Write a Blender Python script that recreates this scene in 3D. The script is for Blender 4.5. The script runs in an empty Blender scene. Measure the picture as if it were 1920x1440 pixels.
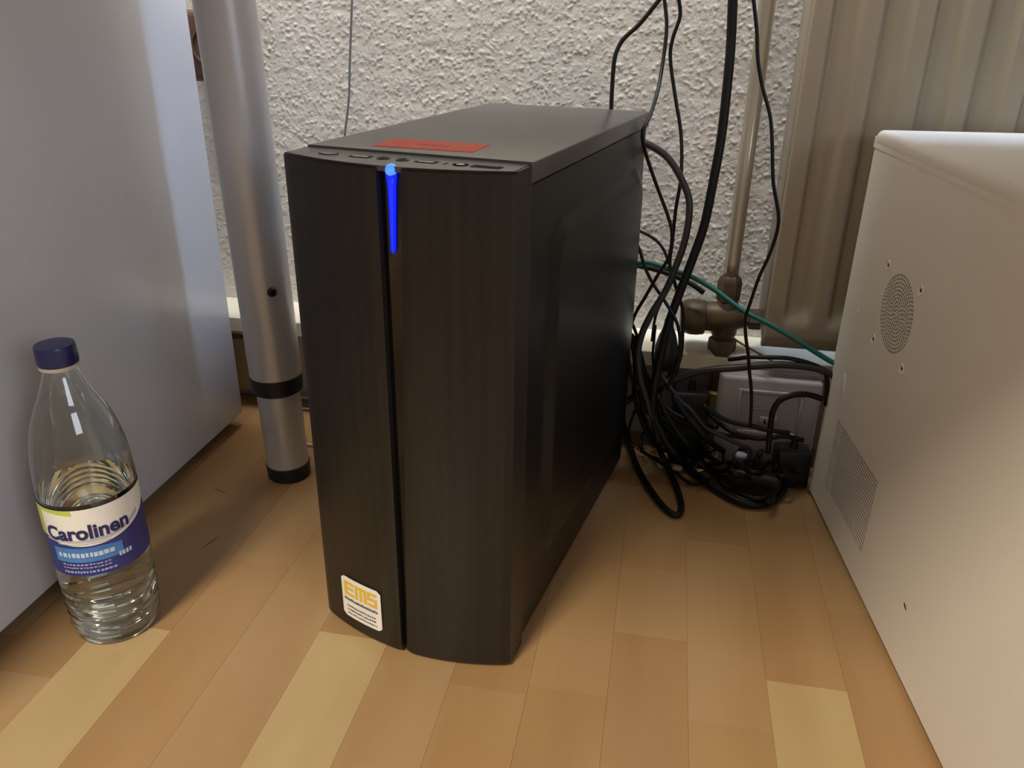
import bpy, bmesh, math, random
import numpy as np
from mathutils import Vector, Matrix
random.seed(7); RNG = np.random.RandomState(7)
C = bpy.context.scene.collection
sc = bpy.context.scene
PI = math.pi

# ---------------------------------------------------------------- camera
F = 1528.911
M3 = Matrix(((0.98292481, 0.183548, 0.01299815), (-0.08790668, 0.40634653, 0.90948057), (-0.16165159, 0.89509364, -0.41554318)))
CAM = Vector((0, 0, 0.5125))
cd = bpy.data.cameras.new('camera'); cam = bpy.data.objects.new('camera', cd); C.objects.link(cam)
cd.sensor_fit = 'HORIZONTAL'; cd.sensor_width = 36; cd.lens = 36 * F / 1920; cd.clip_start = .01; cd.clip_end = 50
mw = Matrix.Identity(4)
for i in range(3):
    mw[i][0] = M3[0][i]; mw[i][1] = M3[1][i]; mw[i][2] = -M3[2][i]; mw[i][3] = CAM[i]
cam.matrix_world = mw
sc.camera = cam
def ray(u, v): return M3.transposed() @ Vector(((u - 960) / F, -(v - 720) / F, 1))
def at(u, v, Y):                       # point of the photo's pixel on the vertical plane y = Y
    d = ray(u, v); return CAM + d * (Y / d.y)
def fl(u, v, z=0.0):                   # point of the photo's pixel at height z
    d = ray(u, v); return CAM + d * ((z - CAM.z) / d.z)

# ---------------------------------------------------------------- light
sc.view_settings.view_transform = 'Standard'; sc.view_settings.look = 'None'
sc.view_settings.exposure = .85; sc.view_settings.gamma = 1; sc.view_settings.use_curve_mapping = False
w = bpy.data.worlds.new('world'); sc.world = w; w.use_nodes = True
w.node_tree.nodes['Background'].inputs[0].default_value = (1.0, .93, .84, 1)
w.node_tree.nodes['Background'].inputs[1].default_value = .17
def area(name, loc, aim, size, power, col, sy=None):
    l = bpy.data.lights.new(name, 'AREA'); l.energy = power; l.color = col; l.shape = 'RECTANGLE'; l.size = size; l.size_y = sy or size
    o = bpy.data.objects.new(name, l); C.objects.link(o); o.location = loc
    o.rotation_euler = (Vector(aim) - Vector(loc)).to_track_quat('-Z', 'Y').to_euler(); return o
area('ceiling_lamp', (-.75, -1.1, 2.5), (-.35, .4, 0), .5, 44, (1, .87, .68))
area('wall_lamp', (-.35, .62, 2.3), (-.25, .98, .4), .9, 34, (1, .95, .86), .5)
area('window_light', (1.0, .92, 1.55), (-.5, .84, .35), .16, 9, (.50, .68, 1.0), .5)
area('cabinet_fill', (1.9, -1.3, 1.3), (-.5, .6, .2), 1.0, 11, (.82, .88, 1.0))  # soft fill added to brighten the cabinet side, no known window behind it

# ---------------------------------------------------------------- materials
def mat(name, col, rough=.5, metal=0, spec=.5, bump=None, var=None, coat=0, emit=None, trans=0, ior=1.45, alpha=1):
    m = bpy.data.materials.new(name); m.use_nodes = True; nt = m.node_tree; b = nt.nodes['Principled BSDF']
    b.inputs['Base Color'].default_value = (*col, 1); b.inputs['Roughness'].default_value = rough
    b.inputs['Metallic'].default_value = metal; b.inputs['Specular IOR Level'].default_value = spec
    b.inputs['Coat Weight'].default_value = coat; b.inputs['Coat Roughness'].default_value = .15
    b.inputs['Transmission Weight'].default_value = trans; b.inputs['IOR'].default_value = ior
    if emit: b.inputs['Emission Color'].default_value = (*emit[0], 1); b.inputs['Emission Strength'].default_value = emit[1]
    tc = nt.nodes.new('ShaderNodeTexCoord')
    def noise(scale, stretch, det=3):
        mp = nt.nodes.new('ShaderNodeMapping'); mp.inputs['Scale'].default_value = stretch
        n = nt.nodes.new('ShaderNodeTexNoise'); n.inputs['Scale'].default_value = scale; n.inputs['Detail'].default_value = det
        nt.links.new(tc.outputs['Object'], mp.inputs[0]); nt.links.new(mp.outputs[0], n.inputs['Vector']); return n
    if bump:                           # (scale, stretch, strength, distance)
        n = noise(bump[0], bump[1]); bp = nt.nodes.new('ShaderNodeBump'); bp.inputs['Strength'].default_value = bump[2]; bp.inputs['Distance'].default_value = bump[3]
        nt.links.new(n.outputs[0], bp.inputs['Height']); nt.links.new(bp.outputs[0], b.inputs['Normal'])
    if var:                            # (scale, stretch, second colour, low, high)
        n = noise(var[0], var[1], 5); mr = nt.nodes.new('ShaderNodeMapRange'); mr.inputs[1].default_value = var[3]; mr.inputs[2].default_value = var[4]
        mx = nt.nodes.new('ShaderNodeMix'); mx.data_type = 'RGBA'; mx.inputs[6].default_value = (*col, 1); mx.inputs[7].default_value = (*var[2], 1)
        nt.links.new(n.outputs[0], mr.inputs[0]); nt.links.new(mr.outputs[0], mx.inputs[0]); nt.links.new(mx.outputs[2], b.inputs['Base Color'])
    return m
ONE = (1, 1, 1)
M = dict(
    wall=mat('woodchip_paint', (.74, .71, .67), .7, spec=.3, bump=(420, ONE, .35, .0012), var=(9, ONE, (.68, .66, .62), .35, .7)),
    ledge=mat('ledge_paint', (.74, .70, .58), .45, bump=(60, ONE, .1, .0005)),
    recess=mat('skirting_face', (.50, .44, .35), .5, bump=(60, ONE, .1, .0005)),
    cabinet=mat('cabinet_lacquer', (.56, .57, .62), .3, spec=.5, bump=(14, ONE, .05, .003)),
    plinth=mat('dark_plinth', (.02, .018, .016), .7, bump=(50, ONE, .1, .001)),
    alu=mat('silver_powder_coat', (.56, .56, .59), .36, .35, bump=(700, ONE, .08, .0003)),
    blackpl=mat('black_plastic', (.012, .012, .013), .42, bump=(400, ONE, .1, .0003)),
    bezel=mat('brushed_black_bezel', (.013, .012, .010), .40, spec=.4, bump=(260, (1, 1, .02), .22, .0006), var=(200, (1, 1, .015), (.020, .018, .015), .3, .7)),
    gloss=mat('glossy_black', (.004, .004, .005), .08, bump=(5, ONE, .02, .001)),
    steel=mat('black_steel', (.008, .008, .008), .34, spec=.38, bump=(900, ONE, .12, .0003)),
    lid=mat('black_lid', (.050, .050, .046), .30, spec=.9, bump=(900, ONE, .10, .0003)),
    port=mat('port_metal', (.60, .58, .54), .3, .9, bump=(200, ONE, .05, .0003)),
    hole=mat('dark_hole', (.004, .004, .004), .8, bump=(200, ONE, .05, .0003)),
    led=mat('blue_led', (.0, .0, .3), .3, emit=((.004, .012, 1.0), 1.1), bump=(200, ONE, .05, .0003)),
    ledtop=mat('blue_led_cap', (.1, .2, .9), .2, emit=((.03, .11, 1.0), 1.5), bump=(200, ONE, .05, .0003)),
    orange=mat('orange_label', (.85, .10, .045), .6, var=(60, ONE, (.80, .09, .04), .3, .7)),
    white=mat('white_print', (.86, .84, .78), .5, var=(60, ONE, (.80, .78, .72), .3, .7)),
    yellow=mat('yellow_print', (.80, .55, .05), .5, var=(60, ONE, (.76, .5, .06), .3, .7)),
    dprint=mat('dark_print', (.05, .045, .04), .5, var=(60, ONE, (.09, .08, .07), .3, .7)),
    oprint=mat('label_ink', (.30, .05, .03), .5, var=(60, ONE, (.4, .08, .04), .3, .7)),
    case=mat('cream_painted_steel', (.85, .815, .745), .42, spec=.45, bump=(700, ONE, .08, .0003), var=(5, ONE, (.82, .785, .715), .35, .7)),
    inside=mat('case_inside', (.05, .045, .04), .7, bump=(50, ONE, .1, .001)),
    rad=mat('beige_radiator_enamel', (.32, .28, .215), .33, spec=.5, bump=(12, ONE, .05, .002), var=(6, ONE, (.30, .26, .20), .35, .7)),
    pipe=mat('painted_pipe', (.40, .35, .28), .22, .45, coat=.4, bump=(40, ONE, .05, .001)),
    brass=mat('aged_brass', (.115, .085, .052), .5, .35, bump=(150, ONE, .3, .001), var=(60, ONE, (.06, .045, .03), .35, .7)),
    olive=mat('pipe_sleeve', (.22, .15, .05), .5, .3, bump=(150, ONE, .3, .001)),
    rubber=mat('black_cable_rubber', (.007, .007, .008), .45, spec=.3, bump=(400, ONE, .15, .0003)),
    greyc=mat('dark_grey_cable', (.026, .025, .025), .4, spec=.4, bump=(400, ONE, .15, .0003)),
    wire=mat('grey_wire', (.17, .17, .165), .5, bump=(400, ONE, .15, .0003)),
    whitec=mat('white_cable', (.62, .58, .52), .4, bump=(400, ONE, .15, .0003)),
    green=mat('green_cable', (.008, .125, .088), .4, bump=(400, ONE, .15, .0003)),
    greybox=mat('greyish_white_plastic', (.33, .30, .295), .45, bump=(200, ONE, .1, .0005)),
    brown=mat('brown_bakelite', (.10, .055, .035), .35, bump=(40, ONE, .1, .0005)),
    beige=mat('beige_plastic', (.42, .34, .20), .45, bump=(40, ONE, .1, .0005)),
    cap=mat('navy_cap', (.018, .020, .085), .3, bump=(200, ONE, .1, .0005)),
    ring=mat('clear_collar_plastic', (.50, .47, .38), .3, bump=(200, ONE, .1, .0005)),
    lblue=mat('label_blue', (.030, .045, .22), .4, var=(25, ONE, (.045, .035, .17), .4, .7)),
    lsky=mat('label_sky', (.10, .28, .60), .4, var=(30, ONE, (.06, .18, .48), .35, .65)),
    llil=mat('label_small_print', (.42, .42, .68), .4, var=(60, ONE, (.36, .34, .6), .35, .65)),
    lpale=mat('label_pale_print', (.55, .68, .86), .4, var=(60, ONE, (.5, .6, .8), .35, .65)),
    lgrn=mat('label_lime', (.55, .62, .08), .4, var=(30, ONE, (.5, .6, .1), .35, .65)),
    lgry=mat('label_grey_swoosh', (.45, .45, .52), .4, var=(30, ONE, (.5, .5, .56), .35, .65)),
    navy=mat('label_navy', (.02, .02, .10), .4, var=(30, ONE, (.03, .03, .12), .35, .65)),
    pet=mat('clear_bottle', (.93, .96, .94), .02, trans=1, ior=1.5, bump=(18, ONE, .04, .002)),
    water=mat('water', (.90, .95, .92), .0, trans=1, ior=1.33),
    desk=mat('desk_top', (.50, .48, .44), .5, bump=(60, ONE, .05, .001)),
    darkmark=mat('floor_dark_mark', (.16, .10, .05), .6, bump=(60, ONE, .05, .001)),
)
WOOD = []
for i, (a, b) in enumerate([((0.365, 0.226, 0.106), (0.321, 0.190, 0.084)), ((0.343, 0.206, 0.093), (0.299, 0.174, 0.076)), ((0.379, 0.245, 0.122), (0.336, 0.206, 0.093)),
                            ((0.452, 0.332, 0.170), (0.416, 0.293, 0.144)), ((0.329, 0.194, 0.089), (0.365, 0.229, 0.111))]):
    m = mat('beech_strip', a, .34, spec=.45, coat=.1, bump=(70, (1, .12, 1), .05, .0006), var=(16, (1, .16, 1), b, .38, .66)); WOOD.append(m)

# ---------------------------------------------------------------- mesh helpers
def obj(name, bm, m, parent=None, smooth=False, mats=None):
    me = bpy.data.meshes.new(name); bmesh.ops.recalc_face_normals(bm, faces=bm.faces)
    bm.to_mesh(me); bm.free()
    me.materials.append(M[m] if isinstance(m, str) else m)
    if smooth: me.shade_smooth(); 
    if smooth == 'auto': me.set_sharp_from_angle(angle=math.radians(35))
    o = bpy.data.objects.new(name, me); C.objects.link(o)
    if parent: o.parent = parent
    return o
def thing(name, label, cat, loc=(0, 0, 0), rz=0, group=None):
    o = bpy.data.objects.new(name, None); C.objects.link(o); o.empty_display_size = .02
    o.location = loc; o.rotation_euler = (0, 0, rz); o['label'] = label; o['category'] = cat
    if group: o['group'] = group
    return o
def tag(o, label, cat, group=None):
    o['label'] = label; o['category'] = cat
    if group: o['group'] = group
    return o
def struct(o): o['kind'] = 'structure'; return o
def B(): return bmesh.new()
def box(bm, a, b, bev=0, seg=2):
    t = bmesh.new(); bmesh.ops.create_cube(t, size=1)
    for v in t.verts: v.co = Vector(((a[i] + b[i]) / 2 + v.co[i] * (b[i] - a[i]) for i in range(3)))
    if bev: bmesh.ops.bevel(t, geom=t.edges[:], offset=bev, segments=seg, profile=.5, affect='EDGES')
    me = bpy.data.meshes.new('t'); t.to_mesh(me); t.free(); bm.from_mesh(me); bpy.data.meshes.remove(me); return bm
def rev(bm, prof, n=40, mtx=None, cap=True):      # revolve (r, z) profile
    rings = []
    for r, z in prof:
        ring = [bm.verts.new((r * math.cos(2 * PI * k / n), r * math.sin(2 * PI * k / n), z)) for k in range(n)]
        if mtx:
            for v in ring: v.co = mtx @ v.co
        rings.append(ring)
    for a, b in zip(rings, rings[1:]):
        for k in range(n): bm.faces.new((a[k], a[(k + 1) % n], b[(k + 1) % n], b[k]))
    if cap:
        bm.faces.new(rings[0][::-1]); bm.faces.new(rings[-1])
    return bm
def axis(p, d): return Matrix.Translation(Vector(p)) @ Vector(d).to_track_quat('Z', 'Y').to_matrix().to_4x4()
def prism(bm, pts, z0, z1, bev=0):
    t = bmesh.new(); lo = [t.verts.new((x, y, z0)) for x, y in pts]; hi = [t.verts.new((x, y, z1)) for x, y in pts]
    n = len(pts); t.faces.new(lo[::-1]); t.faces.new(hi)
    for i in range(n): t.faces.new((lo[i], lo[(i + 1) % n], hi[(i + 1) % n], hi[i]))
    if bev:
        es = [e for e in t.edges if abs(e.verts[0].co.z - e.verts[1].co.z) < 1e-6]
        bmesh.ops.bevel(t, geom=es, offset=bev, segments=2, profile=.5, affect='EDGES')
    me = bpy.data.meshes.new('t'); t.to_mesh(me); t.free(); bm.from_mesh(me); bpy.data.meshes.remove(me); return bm
def cr(pts, n=8):                      # Catmull-Rom through points
    P = [Vector(p) for p in pts]; P = [P[0] * 2 - P[1]] + P + [P[-1] * 2 - P[-2]]; out = []
    for i in range(1, len(P) - 2):
        p0, p1, p2, p3 = P[i - 1:i + 3]
        for k in range(n):
            t = k / n
            out.append(.5 * ((2 * p1) + (p2 - p0) * t + (2 * p0 - 5 * p1 + 4 * p2 - p3) * t * t + (3 * p1 - p0 - 3 * p2 + p3) * t ** 3))
    out.append(P[-2].copy()); return out
def tube(bm, pts, r, sides=10, n=8, smooth=True):
    q = cr(pts, n) if smooth else [Vector(p) for p in pts]
    nrm = None; rings = []
    for i, p in enumerate(q):
        t = (q[min(i + 1, len(q) - 1)] - q[max(i - 1, 0)]).normalized()
        if nrm is None: nrm = t.orthogonal().normalized()
        else: nrm = (nrm - t * nrm.dot(t)).normalized()
        bn = t.cross(nrm)
        rings.append([bm.verts.new(p + (nrm * math.cos(2 * PI * k / sides) + bn * math.sin(2 * PI * k / sides)) * r) for k in range(sides)])
    for a, b in zip(rings, rings[1:]):
        for k in range(sides): bm.faces.new((a[k], a[(k + 1) % sides], b[(k + 1) % sides], b[k]))
    bm.faces.new(rings[0][::-1]); bm.faces.new(rings[-1]); return bm
def text_mesh(body, size, offset=0.0):
    cu = bpy.data.curves.new('t', 'FONT'); cu.body = body; cu.size = size; cu.offset = offset; cu.resolution_u = 4
    o = bpy.data.objects.new('t', cu); C.objects.link(o); dg = bpy.context.evaluated_depsgraph_get()
    me = bpy.data.meshes.new_from_object(o.evaluated_get(dg)); bm = bmesh.new(); bm.from_mesh(me)
    bpy.data.objects.remove(o); bpy.data.curves.remove(cu); bpy.data.meshes.remove(me)
    xs = [v.co.x for v in bm.verts]; x0, x1 = min(xs), max(xs)
    for v in bm.verts: v.co.x -= (x0 + x1) / 2
    return bm, x1 - x0

# ================================================================ SETTING
# floor: slab plus beech strips running towards the wall
bm = B(); box(bm, (-1.35, -.9, -.03), (1.35, 1.05, -.006)); floor = struct(obj('floor', bm, WOOD[4]))
PW, X0 = .0655, .0565
FIX = {-9: [(-.1, 0), (.48, 1), (.8, 2)], -8: [(-.2, 1), (.44, 2), (.90, 1)], -7: [(.0, 1), (.512, 3), (.93, 1)], -6: [(.05, 2), (.62, 0), (.95, 2)],
       -5: [(-.2, 1), (.66, 2), (.92, 0)], -4: [(.1, 0), (.538, 3), (.86, 1)], -3: [(.3, 1), (.60, 2), (.9, 0)], -2: [(.0, 4), (.50, 0), (.84, 1)],
       -1: [(.2, 2), (.51, 1), (.80, 0)], 0: [(.1, 2), (.590, 1), (.690, 2), (.85, 0)], 1: [(.1, 1), (.50, 0), (.75, 2), (.95, 1)],
       2: [(.0, 0), (.556, 3), (.80, 0)], 3: [(.1, 0), (.66, 4), (.9, 2)]}
# entries are (y where a strip ends, tone of the strip on the camera's side of it)
for c in range(-21, 20):
    xa, xb = X0 + (c - 1) * PW, X0 + c * PW
    cuts = FIX.get(c)
    if not cuts:
        y = -.9 + random.random() * .35; cuts = []
        while y < 1.0: cuts.append((y, random.choice([0, 1, 2, 0, 1, 4, 3]))); y += random.uniform(.32, .5)
    ya = -.9
    for y, tone in cuts + [(1.02, random.choice([0, 1, 2]))]:
        y = min(y, 1.02)
        if y - ya < .03: ya = max(ya, y) if y > ya else ya; continue
        g = .00012; t = B(); d = random.uniform(0, .00012)
        hi = [(xa + g, ya + g), (xb - g, ya + g), (xb - g, y - g), (xa + g, y - g)]
        a = [t.verts.new((px, py, -d)) for px, py in hi]
        e = .0002
        b_ = [t.verts.new((px + (e if px > xa + .01 else -e), py + (e if py > ya + .01 else -e), -.0008)) for px, py in hi]
        b2 = [t.verts.new((v.co.x, v.co.y, -.006)) for v in b_]
        t.faces.new(a)
        for i in range(4):
            t.faces.new((b_[i], b_[(i + 1) % 4], a[(i + 1) % 4], a[i])); t.faces.new((b2[i], b2[(i + 1) % 4], b_[(i + 1) % 4], b_[i]))
        obj('floor_strip', t, WOOD[tone], floor)
        ya = y
for (u0, v0, u1, v1, w_) in [(398, 913, 430, 928, .0012), (376, 1029, 414, 1003, .0016)]:  # two thin dark slivers laid on the floor strips
    a, b = fl(u0, v0, .0003), fl(u1, v1, .0003); n = (b - a).cross(Vector((0, 0, 1))).normalized() * w_
    t = B(); vs = [t.verts.new(p) for p in (a, a * .6 + b * .4 + n, b, a * .4 + b * .6 - n * .7)]; t.faces.new(vs); obj('dark_mark', t, 'darkmark', floor)

# woodchip wall: real chips as relief over the part in view
WY = 1.0038
def wall_back():
    xa, xb, za, zb, s = -.98, .30, .12, .64, .0013
    nx, nz = int((xb - xa) / s), int((zb - za) / s)
    H = np.zeros((nz, nx))
    def smooth_noise(cell):
        g = RNG.rand(nz // cell + 3, nx // cell + 3); zi = np.arange(nz) / cell; xi = np.arange(nx) / cell
        z0 = zi.astype(int); x0 = xi.astype(int); fz = (zi - z0)[:, None]; fx = (xi - x0)[None, :]; fz = fz * fz * (3 - 2 * fz); fx = fx * fx * (3 - 2 * fx)
        return g[z0][:, x0] * (1 - fz) * (1 - fx) + g[z0 + 1][:, x0] * fz * (1 - fx) + g[z0][:, x0 + 1] * (1 - fz) * fx + g[z0 + 1][:, x0 + 1] * fz * fx
    H += .0005 * smooth_noise(6) + .0005 * smooth_noise(14) + .0002 * smooth_noise(3)
    for _ in range(34000):
        cx, cz = RNG.randint(6, nx - 6), RNG.randint(6, nz - 6); L = RNG.uniform(.8, 2.5); W = RNG.uniform(.6, 1.2); an = RNG.uniform(0, PI)
        k = 5; zz, xx = np.mgrid[-k:k + 1, -k:k + 1]
        u = (xx * math.cos(an) + zz * math.sin(an)) / L; v = (-xx * math.sin(an) + zz * math.cos(an)) / W
        h = RNG.uniform(.0003, .0011) * np.clip(1.15 - (u * u + v * v), 0, .6) / .6
        sl = H[cz - k:cz + k + 1, cx - k:cx + k + 1]
        if sl.shape == h.shape: np.maximum(sl, h + sl * .55, out=sl)
    # flatten towards the borders of the relief so the plain wall joins it
    ex = np.minimum(np.arange(nx), nx - 1 - np.arange(nx)) / 6; ez = np.minimum(np.arange(nz), nz - 1 - np.arange(nz)) / 6
    H *= np.clip(ex, 0, 1)[None, :] * np.clip(ez, 0, 1)[:, None]
    X, Z = np.meshgrid(np.linspace(xa, xb, nx), np.linspace(za, zb, nz))
    V = np.stack([X, WY - H, Z], -1).reshape(-1, 3)
    idx = np.arange(nx * nz).reshape(nz, nx)
    Q = np.stack([idx[:-1, :-1], idx[:-1, 1:], idx[1:, 1:], idx[1:, :-1]], -1).reshape(-1, 4)
    N = len(V)
    ox0, ox1, oz0, oz1 = -2.2, 2.0, 0, 2.6
    ext = np.array([(ox0, WY, oz0), (ox1, WY, oz0), (ox1, WY, oz1), (ox0, WY, oz1), (xa, WY, za), (xb, WY, za), (xb, WY, zb), (xa, WY, zb)])
    q2 = np.array([(0, 1, 5, 4), (1, 2, 6, 5), (2, 3, 7, 6), (3, 0, 4, 7)]) + N
    V = np.vstack([V, ext]); Q = np.vstack([Q, q2])
    me = bpy.data.meshes.new('wall_back'); me.vertices.add(len(V)); me.vertices.foreach_set('co', V.ravel())
    me.loops.add(Q.size); me.loops.foreach_set('vertex_index', Q.ravel().astype(np.int32))
    me.polygons.add(len(Q)); me.polygons.foreach_set('loop_start', np.arange(0, Q.size, 4, dtype=np.int32))
    me.update(calc_edges=True); me.shade_smooth(); me.materials.append(M['wall'])
    o = bpy.data.objects.new('wall_back', me); C.objects.link(o); return struct(o)
wall_back()
# skirting duct: overhanging ledge above a recessed face
def yz_prism(bm, pts, x0, x1):
    lo = [bm.verts.new((x0, y, z)) for y, z in pts]; hi = [bm.verts.new((x1, y, z)) for y, z in pts]; n = len(pts)
    bm.faces.new(lo); bm.faces.new(hi[::-1])
    for i in range(n): bm.faces.new((lo[i], lo[(i + 1) % n], hi[(i + 1) % n], hi[i]))
    return bm
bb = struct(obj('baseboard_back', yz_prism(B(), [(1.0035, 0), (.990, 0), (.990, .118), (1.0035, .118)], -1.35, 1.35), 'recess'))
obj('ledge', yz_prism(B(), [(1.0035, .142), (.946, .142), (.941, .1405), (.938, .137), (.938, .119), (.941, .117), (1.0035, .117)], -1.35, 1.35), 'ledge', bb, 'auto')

# ================================================================ DESK (its leg shows)
desk = thing('desk', 'silver round telescopic desk leg with black collar and foot, left of the black computer', 'desk leg', (-.4145, .790, 0))
box(t := B(), (-.55, -.62, .722), (1.45, .045, .747), .002); obj('tabletop', t, 'desk', desk)
leg = obj('leg', rev(B(), [(.0268, .130), (.0290, .133), (.0290, .722), (.0, .722)], 56), 'alu', desk, 'auto')
obj('collar', rev(B(), [(.0246, .111), (.0285, .1135), (.0297, .132), (.0250, .1335)], 56), 'blackpl', leg, 'auto')
obj('lower_tube', rev(B(), [(.0245, .016), (.0245, .131)], 56), 'alu', leg, 'auto')
obj('foot', rev(B(), [(.0236, .0), (.0251, .0015), (.0256, .017), (.0240, .0185), (.018, .0185)], 56), 'blackpl', leg, 'auto')
dv = Vector((.68, -.73, 0)); sx, sy = dv.x * .0288, dv.y * .0288
obj('screw', rev(B(), [(.0052, -.003), (.0052, .0020), (.0040, .0034), (.0020, .0036), (.0015, .0018), (.0, .0018)], 24, axis((sx, sy, .2370), dv)), 'blackpl', leg, 'auto')
leg.rotation_euler = (0, -.021, 0); leg.location.z = .0005   # the leg leans slightly outwards

# ================================================================ GREY CABINET
cab = thing('cabinet', 'large pale grey lacquered cabinet standing at the left edge behind the bottle', 'cabinet', (-.5275, .897, 0))
box(t := B(), (-.43, -.62, .0195), (0, 0, .64), .0025); obj('body', t, 'cabinet', cab, 'auto')
box(t := B(), (-.40, -.58, 0), (-.035, -.035, .0200)); obj('plinth', t, 'plinth', cab)
for k in range(3):
    box(t := B(), (-.427, -.638, .02 + k * .206), (-.003, -.6205, .22 + k * .206), .002); d = obj('drawer', t, 'cabinet', cab, 'auto')
    box(t := B(), (-.28, -.652, .125 + k * .206), (-.15, -.637, .135 + k * .206), .003); obj('handle', t, 'alu', d, 'auto')

# ================================================================ BLACK COMPUTER TOWER
PCW, PCD, PCH = .181, .3505, .42
pc = thing('computer_tower', 'tall black computer tower with blue light strip on its front and orange label on top', 'computer', (-.266, .5895, 0), -.1942)
def bow(x): return -.0285 - .0205 * (1 - ((x - PCW / 2) / (PCW / 2)) ** 2)
# chassis
box(t := B(), (.003, .004, .010), (PCW - .003, PCD - .002, .4035)); obj('chassis', t, 'steel', pc)
# right side panel with pressed ribs, as a relief grid
def side_panel():
    y0, y1, z0, z1 = .001, PCD, .008, .4035; ny, nz = 170, 190
    def cap(y, z, a, b, w):
        ax, ay = a; bx, by = b; L2 = (bx - ax) ** 2 + (by - ay) ** 2; t = max(0, min(1, ((y - ax) * (bx - ax) + (z - ay) * (by - ay)) / L2))
        d = math.hypot(y - ax - t * (bx - ax), z - ay - t * (by - ay)); k = max(0, min(1, (w - d) / .0035)); return k * k * (3 - 2 * k)
    def raised(y, z):                  # raised field with a broad sloping border
        cy_, cz_, hy, hz, rad_ = .1960, .2110, .1360, .1420, .018
        qy, qz = abs(y - cy_) - hy + rad_, abs(z - cz_) - hz + rad_
        d = math.hypot(max(qy, 0), max(qz, 0)) + min(max(qy, qz), 0) - rad_
        t = max(0, min(1, 1 - d / .0145)); return t
    bm = B(); vs = []
    for j in range(nz + 1):
        row = []
        for i in range(ny + 1):
            y = y0 + (y1 - y0) * i / ny; z = z0 + (z1 - z0) * j / nz
            row.append(bm.verts.new((PCW - .0026 + .0060 * raised(y, z), y, z)))
        vs.append(row)
    for j in range(nz):
        for i in range(ny): bm.faces.new((vs[j][i], vs[j][i + 1], vs[j + 1][i + 1], vs[j + 1][i]))
    # rim
    for seq in (vs[0], vs[-1], [r[0] for r in vs], [r[-1] for r in vs]):
        q = [bm.verts.new((PCW - .0035, v.co.y, v.co.z)) for v in seq]
        for i in range(len(seq) - 1): bm.faces.new((seq[i], seq[i + 1], q[i + 1], q[i]))
    return bm
obj('side_panel', side_panel(), 'steel', pc, 'auto')
box(t := B(), (0, .001, .008), (.0035, PCD, .4035), .0006); obj('side_panel', t, 'steel', pc)
box(t := B(), (.004, PCD - .003, .012), (PCW - .004, PCD, .40)); rp = obj('rear_panel', t, 'steel', pc)
# lid
box(t := B(), (0, .0015, .4052), (PCW, PCD, .4200), .0016, 3); obj('lid', t, 'lid', pc, 'auto')
# bezel: top cap, two front panels, groove
IX = .0022; pts = [(IX, .0005), (IX, -.024)] + [(IX + (PCW - 2 * IX) * k / 24, bow(IX + (PCW - 2 * IX) * k / 24) + .0024) for k in range(25)] + [(PCW - IX, -.024), (PCW - IX, .0005)]
prism(t := B(), pts, .4150, .4186, .0008); topcap = obj('bezel_top', t, 'lid', pc, 'auto')
prism(t := B(), [(.004, .002), (.004, -.022)] + [(.004 + (PCW - .008) * k / 24, bow(.004 + (PCW - .008) * k / 24) + .007) for k in range(25)] + [(PCW - .004, -.022), (PCW - .004, .002)], .006, .4142)
obj('bezel_core', t, 'gloss', pc, 'auto')
def front_panel(xl, xr, flat_l, flat_r):
    bm = B(); n = 18; rows = []
    for z in (.0035, .0060, .4165, .4181):
        f = (z - .0035) / .4146; a = xl(f); b = xr(f); ins = .0016 if z in (.0035, .4181) else 0
        fr, bk = [], []
        for k in range(n + 1):
            x = a + (b - a) * k / n; yy = bow(x) + ins
            if (k == 0 or k == n): yy += .0012
            fr.append(bm.verts.new((x, yy, z)))
            bk.append(bm.verts.new((x, (bow(x) + .009) if 0 < k < n or not ((k == 0 and flat_l) or (k == n and flat_r)) else .0005, z)))
        rows.append((fr, bk))
    for (f0, b0), (f1, b1) in zip(rows, rows[1:]):
        for k in range(n):
            bm.faces.new((f0[k], f0[k + 1], f1[k + 1], f1[k])); bm.faces.new((b0[k], b1[k], b1[k + 1], b0[k + 1]))
        bm.faces.new((f0[0], f1[0], b1[0], b0[0])); bm.faces.new((f0[n], b0[n], b1[n], f1[n]))
    for f, b in (rows[0], rows[-1]):
        for k in range(n): bm.faces.new((f[k], f[k + 1], b[k + 1], b[k]))
    return bm
obj('front_panel', front_panel(lambda f: 0, lambda f: .0875 + .0003 * f, True, False), 'bezel', pc, 'auto')
obj('front_panel', front_panel(lambda f: .0925 + .0140 * f, lambda f: PCW, False, True), 'bezel', pc, 'auto')
# blue light strip, narrowing downward, curling over the top edge
def led_strip():
    bm = B(); rows = []
    for z, w_, y in [(.3590, .0008, .0045), (.362, .0015, .0036), (.385, .0019, .0034), (.405, .0025, .0028), (.4130, .0032, .0016)]:
        xc = .0960 + (z - .359) * .03; yb = bow(xc)
        rows.append([bm.verts.new((xc - w_, yb + .0065, z)), bm.verts.new((xc - w_ * .8, yb + y, z)), bm.verts.new((xc, yb + y - .0008, z)), bm.verts.new((xc + w_ * .8, yb + y, z)), bm.verts.new((xc + w_, yb + .0065, z))])
    for a, b in zip(rows, rows[1:]):
        for k in range(4): bm.faces.new((a[k], a[k + 1], b[k + 1], b[k]))
    bm.faces.new(rows[0]); bm.faces.new(rows[-1]); return bm
led = obj('light_strip', led_strip(), 'led', pc, True); led['label'] = 'glowing blue light strip'
t = B(); bmesh.ops.create_uvsphere(t, u_segments=20, v_segments=12, radius=1)
for v in t.verts: v.co = Vector((.0982 + v.co.x * .0034, bow(.0982) + .0036 + v.co.y * .0058, .4162 + v.co.z * .0040))
obj('light_cap', t, 'ledtop', pc, True)
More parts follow.
